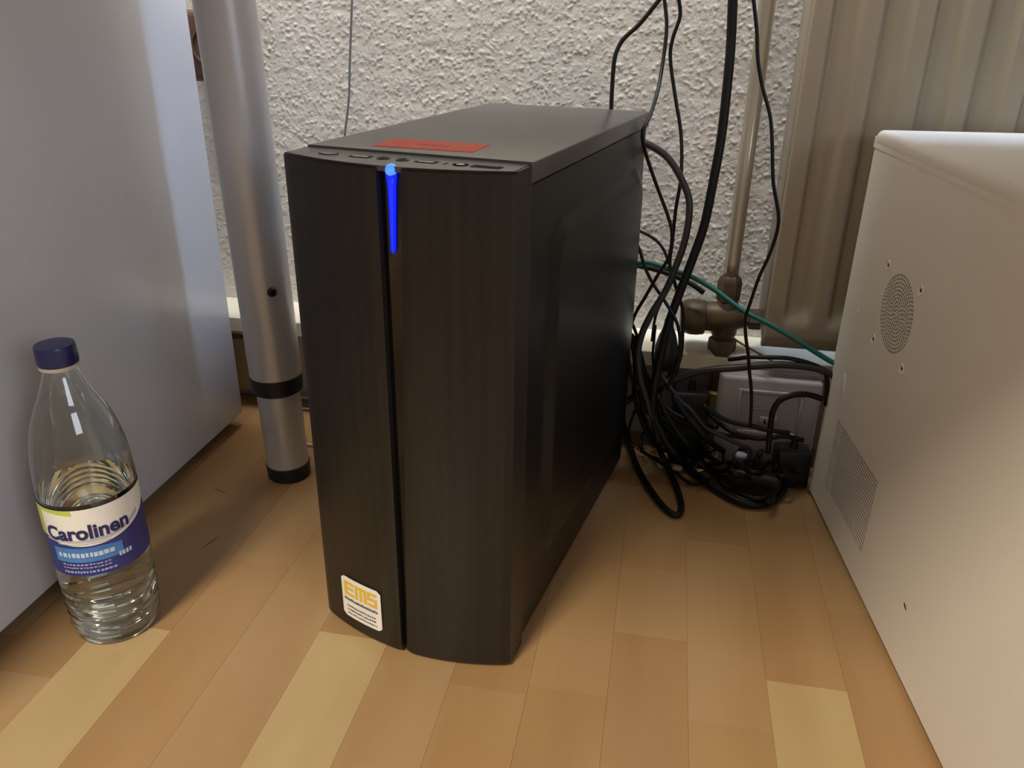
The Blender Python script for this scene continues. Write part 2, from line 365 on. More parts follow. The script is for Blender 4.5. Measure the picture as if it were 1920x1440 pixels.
# ports on the bezel top
ZT = .4186
def oval(bm, x, y, rx, ry, z0, z1, n=24, p=2.0):
    lo, hi = [], []
    for k in range(n):
        a = 2 * PI * k / n; c, s = math.cos(a), math.sin(a); ax = math.copysign(abs(c) ** (2 / p), c) * rx; ay = math.copysign(abs(s) ** (2 / p), s) * ry
        lo.append(bm.verts.new((x + ax, y + ay, z0))); hi.append(bm.verts.new((x + ax, y + ay, z1)))
    bm.faces.new(hi); bm.faces.new(lo[::-1])
    for k in range(n): bm.faces.new((lo[k], lo[(k + 1) % n], hi[(k + 1) % n], hi[k]))
    return bm
def annulus(bm, x, y, rx, ry, wd, z0, z1, n=28, p=2.0):
    rings = []
    for (ax_, ay_, z) in ((rx, ry, z0), (rx, ry, z1), (rx - wd, ry - wd, z1), (rx - wd, ry - wd, z0)):
        rings.append([bm.verts.new((x + math.copysign(abs(math.cos(2 * PI * k / n)) ** (2 / p), math.cos(2 * PI * k / n)) * ax_, y + math.copysign(abs(math.sin(2 * PI * k / n)) ** (2 / p), math.sin(2 * PI * k / n)) * ay_, z)) for k in range(n)])
    for a, b in zip(rings, rings[1:]):
        for k in range(n): bm.faces.new((a[k], a[(k + 1) % n], b[(k + 1) % n], b[k]))
    return bm
PY = -.0200
pb = obj('power_button', oval(B(), .0335, PY, .0068, .0042, ZT - .001, ZT + .0004), 'lid', pc, 'auto')
obj('button_ring', annulus(B(), .0335, PY, .0078, .0052, .0009, ZT - .001, ZT + .0003), 'hole', pb, 'auto')
for x in (.0605, .1120):
    p_ = obj('usb_port', oval(B(), x, PY - .001, .0082, .0046, ZT - .001, ZT + .0002, 28, 6), 'hole', pc, 'auto')
    box(t := B(), (x - .0058, PY - .0038, ZT), (x + .0062, PY - .0006, ZT + .0006), .0001); obj('contact_tongue', t, 'port', p_)
for x in (.0785, .0935):
    p_ = obj('audio_jack', annulus(B(), x, PY - .001, .0048, .0048, .0014, ZT - .001, ZT + .0005), 'steel', pc, 'auto')
    obj('jack_hole', oval(B(), x, PY - .001, .0034, .0034, ZT - .001, ZT + .0002), 'hole', p_)
box(t := B(), (.1262, PY - .005, ZT - .0005), (.1275, PY + .001, ZT + .0002)); obj('indicator_slot', t, 'hole', pc)
p_ = obj('reset_button', annulus(B(), .1378, PY - .0015, .0056, .0050, .0014, ZT - .001, ZT + .0005), 'hole', pc, 'auto')
obj('button_face', oval(B(), .1378, PY - .0015, .0030, .0028, ZT - .001, ZT + .0006), 'port', p_)
p_ = obj('card_slot', oval(B(), .1568, PY - .001, .0110, .0052, ZT - .001, ZT + .0002, 28, 6), 'hole', pc, 'auto')
box(t := B(), (.150, PY - .0012, ZT), (.1645, PY + .0016, ZT + .0006), .0001); obj('contact_tongue', t, 'steel', p_)
# orange label on the lid
t = B(); vs = [t.verts.new((x, y, .42035)) for x, y in [(.0475, .017), (.1275, .021), (.1235, .061), (.0435, .057)]]; lo = [t.verts.new((v.co.x, v.co.y, .4199)) for v in vs]
t.faces.new(vs)
for i in range(4): t.faces.new((lo[i], lo[(i + 1) % 4], vs[(i + 1) % 4], vs[i]))
ol = obj('top_label', t, 'orange', pc); ol['label'] = 'orange paper label with faint writing'
t = B()
for k, (x, w_) in enumerate([(.075, .004), (.0805, .003), (.085, .004), (.0915, .005), (.098, .003)]):
    box(t, (x, .036 + .001 * k * .3, .4203), (x + w_, .041, .42045))
obj('faint_writing', t, 'oprint', ol)
# sticker low on the left front panel
def on_front(x, z, off): return Vector((x, bow(x) - off, z))
def front_sheet(x0, x1, z0, z1, off, r=.003, n=12):
    bm = B(); pts = []
    for cx_, cz_, a0 in ((x1 - r, z1 - r, 0), (x0 + r, z1 - r, 90), (x0 + r, z0 + r, 180), (x1 - r, z0 + r, 270)):
        for k in range(5): a = math.radians(a0 + k * 22.5); pts.append((cx_ + r * math.cos(a), cz_ + r * math.sin(a)))
    # columns so that the sheet follows the bowed front
    cols = np.linspace(x0, x1, n + 1); prev = None
    for x in cols:
        d0 = min(x - x0, x1 - x); e = r - math.sqrt(max(0, r * r - max(0, r - d0) ** 2)) if d0 < r else 0
        a, b = bm.verts.new(on_front(x, z0 + e, off)), bm.verts.new(on_front(x, z1 - e, off))
        if prev: bm.faces.new((prev[0], a, b, prev[1]))
        prev = (a, b)
    return bm
S0, S1, T0, T1 = .0245, .0695, .0175, .0610
stk = obj('maker_sticker', front_sheet(S0, S1, T0, T1, .0005), 'white', pc); stk['label'] = 'white sticker with yellow letters and small print'
def letters(segs, off):                # rectangles (x, z, w, h) on the front surface, inside the sticker
    bm = B()
    for x, z, w_, h in segs:
        a = [bm.verts.new(on_front(S0 + xx, T0 + zz, off)) for xx, zz in ((x, z), (x + w_, z), (x + w_, z + h), (x, z + h))]; bm.faces.new(a)
    return bm
e0, zt, zb, hh = .0035, .0390, .0240, .0031
lt = [(e0, zt - hh, .0115, hh), (e0, zt - hh - .0057, .0105, hh), (e0, zb, .0115, hh), (e0, zb, .0031, zt - zb),
      (.0165, zt - hh, .0125, hh), (.0165, zb, .0031, zt - zb), (.02145, zb, .0031, zt - zb), (.0264, zb, .0031, zt - zb),
      (.0305, zt - hh, .0105, hh), (.0305, zt - hh - .0057, .0105, hh), (.0305, zb, .0105, hh), (.0305, zt - hh - .0057, .0026, .0057 + hh), (.0384, zb, .0026, .0083)]
obj('ems_lettering', letters(lt, .0008), 'yellow', stk)
def smallprint(x0, x1, z, h, seed):
    r = random.Random(seed); out = []; x = x0
    while x < x1:
        w_ = r.uniform(.0009, .0022); out.append((x, z + r.uniform(-.0002, .0002), min(w_, x1 - x), h * r.uniform(.7, 1.1))); x += w_ + r.uniform(.0003, .0007)
    return out
obj('small_print', letters(smallprint(.003, .0415, .0185, .0026, 1) + smallprint(.0055, .039, .0118, .0015, 2) + smallprint(.0055, .039, .0078, .0015, 3) + smallprint(.0055, .040, .0038, .0013, 4), .0008), 'dprint', stk)
for x, y in ((.03, .03), (PCW - .03, .03), (.03, PCD - .04), (PCW - .03, PCD - .04)):
    obj('rubber_foot', rev(B(), [(.011, 0), (.012, .011)], 20, Matrix.Translation((x, y, 0))), 'blackpl', pc, 'auto')

# ================================================================ CREAM COMPUTER CASE (right)
wc = thing('computer_case', 'large cream white computer case at the right edge with round and square vents', 'computer case', (.1994, .8753, 0), .10821)
# local frame: +x into the case, -y towards the camera, the visible side is x = 0
CW, CD_, CH = .215, .60, .413
R0, R1, V0, V1 = .097 , .1735, .2345, .3075                         # fan square
G0, G1, H0, H1 = .0480, .1760, .0385, .1215                         # square vent
def plate():
    bm = B()
    def q(a, b, c, d):                 # rectangle s in [a,b], z in [c,d]
        if b - a > 1e-6 and d - c > 1e-6: bm.faces.new([bm.verts.new((0, -s, z)) for s, z in ((a, c), (b, c), (b, d), (a, d))])
    ss = sorted({.003, CD_ - .003, R0 - .001, R1 + .001, G0, G1}); zs = sorted({.006, .3960, V0 - .001, V1 + .001, H0, H1})
    for a, b in zip(ss, ss[1:]):
        for c, d in zip(zs, zs[1:]):
            ms, mz = (a + b) / 2, (c + d) / 2
            if (R0 - .001 < ms < R1 + .001 and V0 - .001 < mz < V1 + .001) or (G0 < ms < G1 and H0 < mz < H1): continue
            q(a, b, c, d)
    # square to circle
    n = 64; cs, cz = (R0 + R1) / 2, (V0 + V1) / 2; a_, b_ = (R1 - R0) / 2 + .001, (V1 - V0) / 2 + .001; rr = .0370
    rr_z = .0362
    outer, inner = [], []
    for k in range(n):
        t = 2 * PI * (k + .5) / n; c, s = math.cos(t), math.sin(t); m = 1 / max(abs(c), abs(s))
        outer.append(bm.verts.new((0, -(cs + a_ * c * m), cz + b_ * s * m))); inner.append(bm.verts.new((0, -(cs + rr * c), cz + rr_z * s)))
    for k in range(n): bm.faces.new((outer[k], outer[(k + 1) % n], inner[(k + 1) % n], inner[k]))
    # corner fills of the square
    for k in (7, 23, 39, 55):
        k0 = k; p, p2 = outer[k0].co, outer[(k0 + 1) % n].co
        cc = bm.verts.new((0, p.y if abs(p.y) > 0 and abs(abs(p.y + cs) - a_) < 1e-6 else p2.y, p.z if abs(abs(p.z - cz) - b_) < 1e-6 else p2.z)); bm.faces.new((outer[k0], cc, outer[(k0 + 1) % n]))
    bmesh.ops.remove_doubles(bm, verts=bm.verts[:], dist=1e-6)
    # bottom return edge
    for s0, s1 in ((.003, CD_ - .003),):
        bm.faces.new([bm.verts.new(p) for p in ((0, -s0, .006), (0, -s1, .006), (.012, -s1, .0045), (.012, -s0, .0045))])
    return bm
sidep = obj('side_panel', plate(), 'case', wc)
def cell(bm, outer, inner, dep=.0005):  # 8 outer, 8 inner (s, z)
    o = [bm.verts.new((0, -s, z)) for s, z in outer]; i = [bm.verts.new((0, -s, z)) for s, z in inner]; k_ = [bm.verts.new((dep, -s, z)) for s, z in inner]
    for k in range(8):
        n = (k + 1) % 8; bm.faces.new((o[k], o[n], i[n], i[k])); bm.faces.new((i[k], i[n], k_[n], k_[k]))
SQ = [(-1, -1), (0, -1), (1, -1), (1, 0), (1, 1), (0, 1), (-1, 1), (-1, 0)]
OC = [(math.cos(math.radians(225 + 45 * k)), math.sin(math.radians(225 + 45 * k))) for k in range(8)]
bm = B(); nx_, nz_ = 34, 22; pw, ph = (G1 - G0) / nx_, (H1 - H0) / nz_
for i in range(nx_):
    for j in range(nz_):
        cx_, cz_ = G0 + (i + .5) * pw, H0 + (j + .5) * ph
        cell(bm, [(cx_ + x * pw / 2, cz_ + y * ph / 2) for x, y in SQ], [(cx_ + x * pw * .44, cz_ + y * ph * .44) for x, y in OC])
g = obj('square_vent', bm, 'case', wc); g['kind'] = 'stuff'; g['label'] = 'square grille of many small round holes'
bm = B(); rings = 10; rmax = 1.0
cs, cz = (R0 + R1) / 2, (V0 + V1) / 2
def pol(r, a): return (cs + .0370 * r * math.cos(a), cz + .0362 * r * math.sin(a))
for k in range(rings):
    r0, r1 = (k + .6) / (rings + .6), (k + 1.6) / (rings + .6); n = 5 + 6 * k if k else 6
    sw = k * .42
    for j in range(n):
        am, hw = sw + 2 * PI * (j + .5) / n, PI / n; rm, hr = (r0 + r1) / 2, (r1 - r0) / 2
        cell(bm, [pol(rm + y * hr, am + x * hw) for x, y in SQ], [pol(rm + y * hr * .80, am + x * hw * .80) for x, y in OC])
bm.faces.new([bm.verts.new((0, -p[0], p[1])) for p in [pol(.6 / (rings + .6), 2 * PI * k / 12) for k in range(12)]])
g = obj('fan_grille', bm, 'case', wc); g['kind'] = 'stuff'; g['label'] = 'round fan grille of swirling small holes'
box(t := B(), (.022, -CD_ + .01, .008), (CW - .004, -.008, .394)); obj('dark_interior', t, 'inside', wc)
for s, z in ((.0955, .3045), (.1740, .3055), (.0970, .2320), (.1720, .2335)):
    d = obj('screw_hole', rev(B(), [(.0052, -.0001), (.0046, .0011), (.0030, .0005), (.0022, -.0003)], 16, axis((0, -s, z), (-1, 0, 0)), cap=False), 'case', wc, 'auto')
    obj('dark_centre', rev(B(), [(.0019, -.0001), (.0016, .0001), (0, .0001)], 12, axis((0, -s, z), (-1, 0, 0)), cap=False), 'hole', d)
for (s, z, a, b) in ((.0425, .2413, .0035, .003), (.042, .1595, .007, .013)):
    t = B(); bmesh.ops.create_uvsphere(t, u_segments=20, v_segments=10, radius=1)
    for v in t.verts: v.co = Vector((v.co.x * .0012, -s + v.co.y * a, z + v.co.z * b))
    obj('pressed_dimple', t, 'case', wc, True)
t = B(); bmesh.ops.create_uvsphere(t, u_segments=12, v_segments=6, radius=1)
for v in t.verts: v.co = Vector((v.co.x * .0003, -.2804 + v.co.y * .0035, .0633 + v.co.z * .0014 + v.co.y * .0014))
obj('dirt_mark', t, 'plinth', wc, True)
# body frame, lid
box(t := B(), (.0004, -.0032, .004), (CW, 0, .395), .0006); obj('rear_panel', t, 'case', wc)
box(t := B(), (0, -CD_, .004), (CW, -CD_ + .0032, .395), .0006); obj('front_panel', t, 'case', wc)
box(t := B(), (CW - .002, -CD_, .004), (CW, 0, .395), .0006); obj('side_panel', t, 'case', wc)
box(t := B(), (.001, -CD_ + .001, .004), (CW - .001, -.001, .0055)); obj('bottom_panel', t, 'case', wc)
box(t := B(), (-.0008, -CD_ - .001, .3963), (CW + .001, .0008, CH), .0065, 5); box(t, (-.0006, -CD_ - .0008, .3962), (CW + .0008, .0006, .4066)); obj('lid', t, 'case', wc, 'auto')
for x, s in ((.03, .05), (CW - .03, .05), (.03, .52), (CW - .03, .52)):
    obj('rubber_foot', rev(B(), [(.011, 0), (.012, .0045)], 16, Matrix.Translation((x, -s, 0))), 'blackpl', wc, 'auto')

# ================================================================ WATER BOTTLE
BX, BY = -.458, .5178
bot = thing('water_bottle', 'clear round water bottle with navy cap and blue and white label, half full', 'bottle', (BX, BY, 0))
prof = [(.0, .004), (.024, .004), (.029, .0015), (.0325, 0), (.0350, .0008), (.0364, .004), (.0372, .010), (.0374, .016), (.0366, .0185), (.0374, .021), (.0378, .027), (.0368, .0295), (.0379, .032), (.0382, .038),
        (.0372, .0405), (.0382, .043), (.0384, .049), (.0372, .052), (.0384, .055), (.0386, .070), (.0386, .144), (.0384, .152), (.0380, .162), (.0372, .174), (.0357, .186), (.0332, .197), (.0298, .208), (.0255, .2185), (.0212, .2270), (.0178, .2350), (.0152, .2420), (.0135, .2470), (.0126, .2510), (.0122, .2550), (.0122, .268)]
def smooth_prof(p, n=3):
    q = cr([(r, z, 0) for r, z in p], n); return [(max(v.x, 0), v.y) for v in q]
def shell(prof, th):
    bm = B(); n = 72; rings = []
    full = prof + [(max(r - th, .0), z + (th if i == 0 else 0)) for i, (r, z) in reversed(list(enumerate(prof)))]
    full = [p for p in full if p[0] > 1e-5]
    for r, z in full: rings.append([bm.verts.new((r * math.cos(2 * PI * k / n), r * math.sin(2 * PI * k / n), z)) for k in range(n)])
    for a, b in zip(rings, rings[1:]):
        for k in range(n): bm.faces.new((a[k], a[(k + 1) % n], b[(k + 1) % n], b[k]))
    bm.faces.new(rings[0][::-1]); bm.faces.new(rings[-1]); return bm
sp = smooth_prof(prof)
obj('bottle_body', shell(sp, .0007), 'pet', bot, True)
wp = [(r - .0008, z) for r, z in sp if .0045 < z < .1455 and r > .032]
wp = [(.016, .0055), (.027, .0055)] + wp[1:] 
wp = [(r, max(z, .0055)) for r, z in wp]
obj('water', rev(B(), wp + [(wp[-1][0], .1455)], 72), 'water', bot, 'auto')
t = B(); n = 60; rings = []
for r, z in [(.0125, .2560), (.0150, .2560), (.0153, .2575), (.0152, .2695), (.0144, .2715), (.0100, .2722), (.003, .2722)]:
    rings.append([t.verts.new(((r * (1 - (.018 if k % 2 and .257 < z < .2698 and r > .015 else 0))) * math.cos(2 * PI * k / n), (r * (1 - (.018 if k % 2 and .257 < z < .2698 and r > .015 else 0))) * math.sin(2 * PI * k / n), z)) for k in range(n)])
for a, b in zip(rings, rings[1:]):
    for k in range(n): t.faces.new((a[k], a[(k + 1) % n], b[(k + 1) % n], b[k]))
t.faces.new(rings[-1]); t.faces.new(rings[0][::-1]); cp = obj('cap', t, 'cap', bot, 'auto')
obj('tamper_ring', rev(B(), [(.0122, .2520), (.0146, .2525), (.0150, .2555), (.0122, .2558)], 48), 'ring', bot, 'auto')
# label wrapped round the body; angle 0 looks at the camera
FA = math.atan2(-BY, -BX)
def wrap(a, z, off): r = .0389 + off; return Vector((r * math.cos(FA + a), r * math.sin(FA + a), z))
# label patches: polygon grid in (s = arc length right of centre, z)
def patch(s0, s1, f0, f1, off, n=30, m=4):
    bm = B(); g = []
    for i in range(n + 1):
        s = s0 + (s1 - s0) * i / n; a, b = f0(s), f1(s); g.append([bm.verts.new(wrap(s / .0389, a + (b - a) * j / m, off)) for j in range(m + 1)])
    for i in range(n):
        for j in range(m): bm.faces.new((g[i][j], g[i + 1][j], g[i + 1][j + 1], g[i][j + 1]))
    return bm
LZ0, LZ1 = .0775, .1420
FULL = PI * .0389 * .999
lab = obj('label_band', patch(-FULL, FULL, lambda s: LZ0, lambda s: LZ1, 0, 120), 'lblue', bot, True); lab['label'] = 'blue and white paper band with lettering'
def arc(s): return .1070 + .0170 * (max(0, abs(s + .008)) / .058) ** 2
obj('white_field', patch(-.056, .056, lambda s: min(arc(s), LZ1), lambda s: LZ1, .0002, 60), 'white', lab, True)
obj('sky_field', patch(-.040, .016, lambda s: .0915, lambda s: min(arc(s) - .0015, .1055 - .12 * max(0, s)), .0002, 30), 'lsky', lab, True)
obj('lime_corner', patch(-.058, -.047, lambda s: .114, lambda s: LZ1, .0004, 10), 'lgrn', lab, True)
obj('lime_leaf', patch(-.047, -.017, lambda s: LZ1 - .0048 + (s + .017) * -.08, lambda s: LZ1, .0004, 12), 'lgrn', lab, True)
obj('grey_swoosh', patch(-.046, .036, lambda s: .1108 + .0125 * (s / .04) ** 2 * (1 if s > 0 else .05), lambda s: .1120 + .0150 * (s / .04) ** 2 * (1 if s > 0 else .05) + .0015 * math.cos(s / .04 * 1.5), .0004, 40), 'lgry', lab, True)
obj('thin_line', patch(-.034, .008, lambda s: .1090, lambda s: .1097, .0004, 20), 'lgry', lab, True)
def wtext(body, width, s0, z0, off, m, name, thick=0, slope=0, tall=1):
    bm, wd = text_mesh(body, 1, thick); k = width / wd
    bmesh.ops.subdivide_edges(bm, edges=[e for e in bm.edges if e.calc_length() > .25], cuts=2)
    for v in bm.verts: s = v.co.x * k + s0; v.co = wrap(s / .0389, z0 + v.co.y * k * tall + slope * v.co.x * k, off)
    return obj(name, bm, m, lab)
wtext('Carolinen', .068, -.0090, .1145, .0007, 'navy', 'wordmark', .034, .03, 1.05)
def strokes(s0, s1, z, h, seed, wmin=.0012, wmax=.0028):
    r = random.Random(seed); bm = B(); s = s0
    while s < s1:
        w_ = r.uniform(wmin, wmax); dz = r.uniform(-.0002, .0002); a = [bm.verts.new(wrap(x / .0389, zz + dz, .0006)) for x, zz in ((s, z), (s + w_, z), (s + w_, z + h), (s, z + h))]; bm.faces.new(a); s += w_ + r.uniform(.0005, .0012)
    return bm
obj('pale_print', strokes(-.036, .006, .0965, .0042, 5, .0018, .0038), 'lpale', lab)
obj('small_print', strokes(-.034, .004, .0885, .0015, 6), 'llil', lab)
obj('small_print', strokes(-.034, .004, .0855, .0013, 7), 'llil', lab)
obj('small_print', strokes(-.034, .006, .0810, .0020, 8), 'llil', lab)
obj('volume_mark', strokes(.0115, .0205, .0900, .0042, 9, .0016, .0024), 'lpale', lab)

# ================================================================ RADIATOR
RX0, RX1, RZ0, RZ1 = .126, .86, .166, .690
rad = thing('radiator', 'beige ribbed panel radiator hanging on the wall behind the cream case', 'radiator', (RX0, .965, RZ0))
def rib_panel():
    bm = B(); nx, nz = 320, 70; g = []
    for j in range(nz + 1):
        z = (RZ1 - RZ0) * j / nz; row = []
        e = max(0, min(1, (z - .032) / .012)) * max(0, min(1, (RZ1 - RZ0 - .035 - z) / .012)); e = e * e * (3 - 2 * e)
        for i in range(nx + 1):
            x = (RX1 - RX0) * i / nx
            ph = ((x - .010) / .0470) % 1.0
            # broad channel with sloping flanks between flat ridges
            c = 0
            if x > .008 and x < RX1 - RX0 - .01:
                a = min(ph, 1 - ph); k = max(0, min(1, (a - .16) / .14)); c = k * k * (3 - 2 * k); c = c - .12 * max(0, 1 - abs(ph - .5) / .12)
            y = -.058 + .0065 * c * e
            d = min(x, z, RX1 - RX0 - x, RZ1 - RZ0 - z); 
            if d < .004: y += .004 * (1 - math.sqrt(max(0, 1 - (1 - d / .004) ** 2)))
            row.append(bm.verts.new((x, y, z)))
        g.append(row)
    for j in range(nz):
        for i in range(nx): bm.faces.new((g[j][i], g[j][i + 1], g[j + 1][i + 1], g[j + 1][i]))
    for seq in (g[0], g[-1], [r[0] for r in g], [r[-1] for r in g]):
        q = [bm.verts.new((v.co.x, -.046, v.co.z)) for v in seq]
        for i in range(len(seq) - 1): bm.faces.new((seq[i], seq[i + 1], q[i + 1], q[i]))
    return bm
obj('front_panel', rib_panel(), 'rad', rad, 'auto')
box(t := B(), (.004, -.046, .004), (RX1 - RX0 - .004, -.036, RZ1 - RZ0 - .004), .003); obj('back_panel', t, 'rad', rad, 'auto')
box(t := B(), (-.001, -.052, .012), (.003, .004, RZ1 - RZ0 - .004), .001); obj('side_cover', t, 'rad', rad, 'auto')
box(t := B(), (.02, -.036, .05), (.05, .036, .08), .002); obj('wall_bracket', t, 'rad', rad, 'auto')

# valve
val = thing('radiator_valve', 'aged brass valve under the supply pipe, beside the lower corner of the radiator', 'valve', (.086, .950, 0))
VX, VY = .086, .950
t = B(); rev(t, [(.010, .206), (.0125, .203), (.0140, .190), (.0155, .176), (.0150, .164), (.0120, .158)], 24)
rev(t, [(.0150, -.030), (.0175, -.026), (.0185, -.008), (.0175, .006), (.0140, .014), (.0110, .022)], 24, axis((0, 0, .184), (1, 0, 0)))
obj('body', t, 'brass', val, 'auto')
t = B(); rev(t, [(.0165, 0), (.0205, .002), (.0220, .010), (.0220, .018), (.0200, .026), (.0165, .030), (.008, .031)], 12, axis((-.022, 0, .182), (-1, 0, 0))); obj('valve_cap', t, 'brass', val, 'auto')
t = B(); rev(t, [(.0100, .203), (.0133, .206), (.0140, .212), (.0140, .228), (.0125, .233), (.0090, .236)], 6); obj('upper_nut', t, 'brass', val, 'auto')
t = B(); rev(t, [(.0125, .160), (.0165, .157), (.0170, .148), (.0160, .140), (.0120, .136)], 6); obj('lower_nut', t, 'brass', val, 'auto')
t = B(); rev(t, [(.0090, .018), (.0090, .026), (.0120, .027), (.0125, .033), (.0120, .042), (.0095, .044), (.0085, .056)], 6, axis((0, 0, .184), (1, 0, 0))); obj('union_nut', t, 'brass', val, 'auto')
t = B(); rev(t, [(.0085, .001), (.0085, .138)], 20); obj('outlet_pipe', t, 'brass', val, 'auto')
t = B(); rev(t, [(.0190, .0), (.0170, .030), (.0140, .060), (.0140, .088), (.0120, .090)], 20); obj('pipe_sleeve', t, 'olive', val, 'auto')
sp_ = thing('supply_pipe', 'slim cream heating pipe rising along the wall between cables and radiator', 'pipe', (VX, VY, 0))
t = B(); tube(t, [(0, 0, .233), (.001, .008, .34), (.003, .022, .45), (.004, .026, .72)], .0088, 20, 6); obj('tube', t, 'pipe', sp_, True)

# ================================================================ SMALL FIXTURES
so = thing('wall_socket', 'dark brown surface socket on the wall, glimpsed between cabinet and desk leg', 'socket', (-.545, WY, .470))
box(t := B(), (-.040, -.042, -.040), (.040, .0, .040), .009, 4); obj('housing', t, 'brown', so, 'auto')
obj('socket_well', rev(B(), [(.0215, .0435), (.0205, .0442), (.0190, .0435), (.0185, .0380), (0, .0380)], 32, Matrix.Rotation(PI / 2, 4, 'X'), cap=False), 'brown', so, 'auto')
obj('contact_clip', rev(B(), [(.003, .038), (.003, .041), (0, .041)], 12, Matrix.Translation((-.010, 0, 0)) @ Matrix.Rotation(PI / 2, 4, 'X'), cap=False), 'port', so)

ss_ = thing('skirting_socket', 'old beige socket plate low on the skirting left of the desk leg', 'socket', (-.545, .990, .012))
box(t := B(), (-.045, -.016, 0), (.045, 0, .080), .003); obj('plate', t, 'beige', ss_, 'auto')
obj('socket_hole', rev(B(), [(.006, .0), (.0055, .002), (.004, .002), (.0035, .0005), (0, .0005)], 16, axis((.018, -.0155, .046), (0, -1, 0)), cap=False), 'hole', ss_, 'auto')
o = obj('pipe_clip', tube(B(), [(-.62, .970, .1085), (-.57, .968, .1085), (-.535, .968, .1085), (-.525, .974, .1085), (-.523, .985, .1085)], .0055, 12), 'whitec')
o.name = 'white_conduit'; tag(o, 'short white conduit under the skirting ledge beside the grey cabinet', 'conduit')

gb = thing('extension_box', 'greyish white plastic box behind the cable pile, under the radiator', 'plastic box', (.142, .905, 0))
box(t := B(), (-.056, 0, 0), (.060, .028, .128), .005, 3); obj('housing', t, 'greybox', gb, 'auto')
for nm, a, b in (('frame_rail', (-.030, -.003, .108), (.040, .001, .113)), ('frame_rail', (-.030, -.003, .055), (.040, .001, .060)), ('frame_post', (-.034, -.003, .030), (-.030, .001, .113)), ('frame_post', (.036, -.003, .055), (.040, .001, .113)),
                 ('middle_rail', (-.018, -.002, .088), (.016, .001, .0905)), ('raised_pad', (-.006, -.003, .068), (.014, .001, .080))):
    box(t := B(), a, b, .0008); obj(nm, t, 'greybox', gb, 'auto')
for x in (-.001, .008):
    box(t := B(), (x, -.0036, .071), (x + .002, -.002, .077)); obj('slot', t, 'hole', gb)

# power bricks in the pile
def brick(name, label, loc, rz, sz, cat='power adapter'):
    r = thing(name, label, cat, loc, rz); a, b, c = sz
    box(t := B(), (-a / 2, -b / 2, 0), (a / 2, b / 2, c), .004, 3); obj('housing', t, 'blackpl', r, 'auto')
    obj('strain_relief', rev(B(), [(.0055, 0), (.0045, .006), (.0035, .012)], 12, axis((0, 0, c), (0, 0, 1))), 'rubber', r, 'auto')
    return r
p = at(1296, 735, .925); brick('power_adapter', 'upright black power adapter between computer tower and valve pipe', (p.x, .925, 0), .1, (.042, .030, .098))
p = fl(1500, 850); brick('power_adapter', 'flat black power adapter on the floor against the cream case', (.178, .893, .0), .12, (.040, .030, .048))
p = fl(1450, 845); brick('power_adapter', 'low black power adapter in the cable pile in front of the plastic box', (.135, .868, .0), -.25, (.060, .034, .030))
pl = thing('power_plug', 'black plug hanging in the cable bundle beside the computer tower', 'plug', tuple(at(1250, 650, .90)))
obj('plug_body', rev(B(), [(.008, -.028), (.0125, -.022), (.0135, .0), (.010, .014), (.006, .024), (.005, .034)], 16), 'blackpl', pl, 'auto')
for s in (-1, 1): obj('pin', rev(B(), [(.0022, 0), (.0022, .018)], 10, axis((s * .006, 0, -.028), (0, 0, -1))), 'port', pl)

# ================================================================ CABLES
def cable(label, pts, wpx, m='rubber', name='cable', n=8, group=None, cat='cable'):
    P = [];
    for p in pts:
        if len(p) == 3: P.append(at(*p))
        else: P.append(fl(p[0], p[1], p[2]))         # (u, v, height, 'f') lies at that height above the floor
    Y = sum(p.y for p in P) / len(P); r = wpx * (Y * 1.1) / F / 2
    if pts[0][1] == -30:               # it comes down from the desk above
        d = (P[0] - P[1]).normalized(); P.insert(0, P[0] + Vector((d.x * .08, 0, .09))); P.insert(0, Vector((P[0].x, P[0].y, .718)))
    for p in P: p.z = max(p.z, r + .0004)
    return tag(obj(name, tube(B(), P, r, 10, n), m, None, True), label, cat, group)
cable('thin grey wire hanging down the wall between the desk leg and the computer tower', [(660, -30, .985), (660, 0, .985), (658, 60, .985), (656, 117, .985), (654, 187, .985), (647, 249, .985), (645, 300, .985), (652, 380, .985)], 4, 'wire', 'wire')
cable('thin black cable bending sharply, ending behind the rear top edge of the tower', [(1262, -30, .97), (1236, 0, .97), (1200, 44, .968), (1172, 70, .966), (1160, 88, .965), (1152, 112, .962), (1148, 160, .96), (1146, 203, .958), (1144, 260, .955), (1150, 330, .945)], 7)
cable('thin black cable draped over the top rear corner of the tower', [(1243, -30, .94), (1246, 0, .94), (1250, 50, .935), (1244, 109, .925), (1234, 167, .905), (1220, 214, .875), (1205, 249, .860), (1211, 288, .868), (1232, 350, .885), (1252, 404, .89), (1260, 440, .89), (1254, 482, .89), (1235, 513, .89), (1211, 555, .89), (1189, 594, .89), (1178, 640, .89), (1182, 700, .885), (1196, 740, .88)], 6)
cable('thin black cable with gentle waves, second from the tower corner', [(1270, -30, .955), (1273, 0, .955), (1275, 31, .955), (1261, 74, .955), (1257, 113, .955), (1267, 187, .95), (1277, 253, .945), (1277, 330, .935), (1267, 393, .93), (1260, 459, .925), (1256, 495, .92), (1267, 537, .91), (1279, 577, .905), (1280, 616, .90), (1278, 660, .90), (1268, 700, .895), (1262, 740, .89)], 6)
cable('dark grey cable looping out of the back of the tower down to the pile', [(1190, 262, .925), (1217, 272, .925), (1248, 292, .925), (1271, 323, .92), (1290, 366, .915), (1292, 404, .91), (1283, 455, .905), (1267, 500, .90), (1252, 537, .895), (1238, 562, .89), (1220, 591, .885), (1203, 628, .88), (1196, 665, .875), (1200, 710, .87), (1212, 750, .868), (1222, 790, .866)], 12, 'greyc')
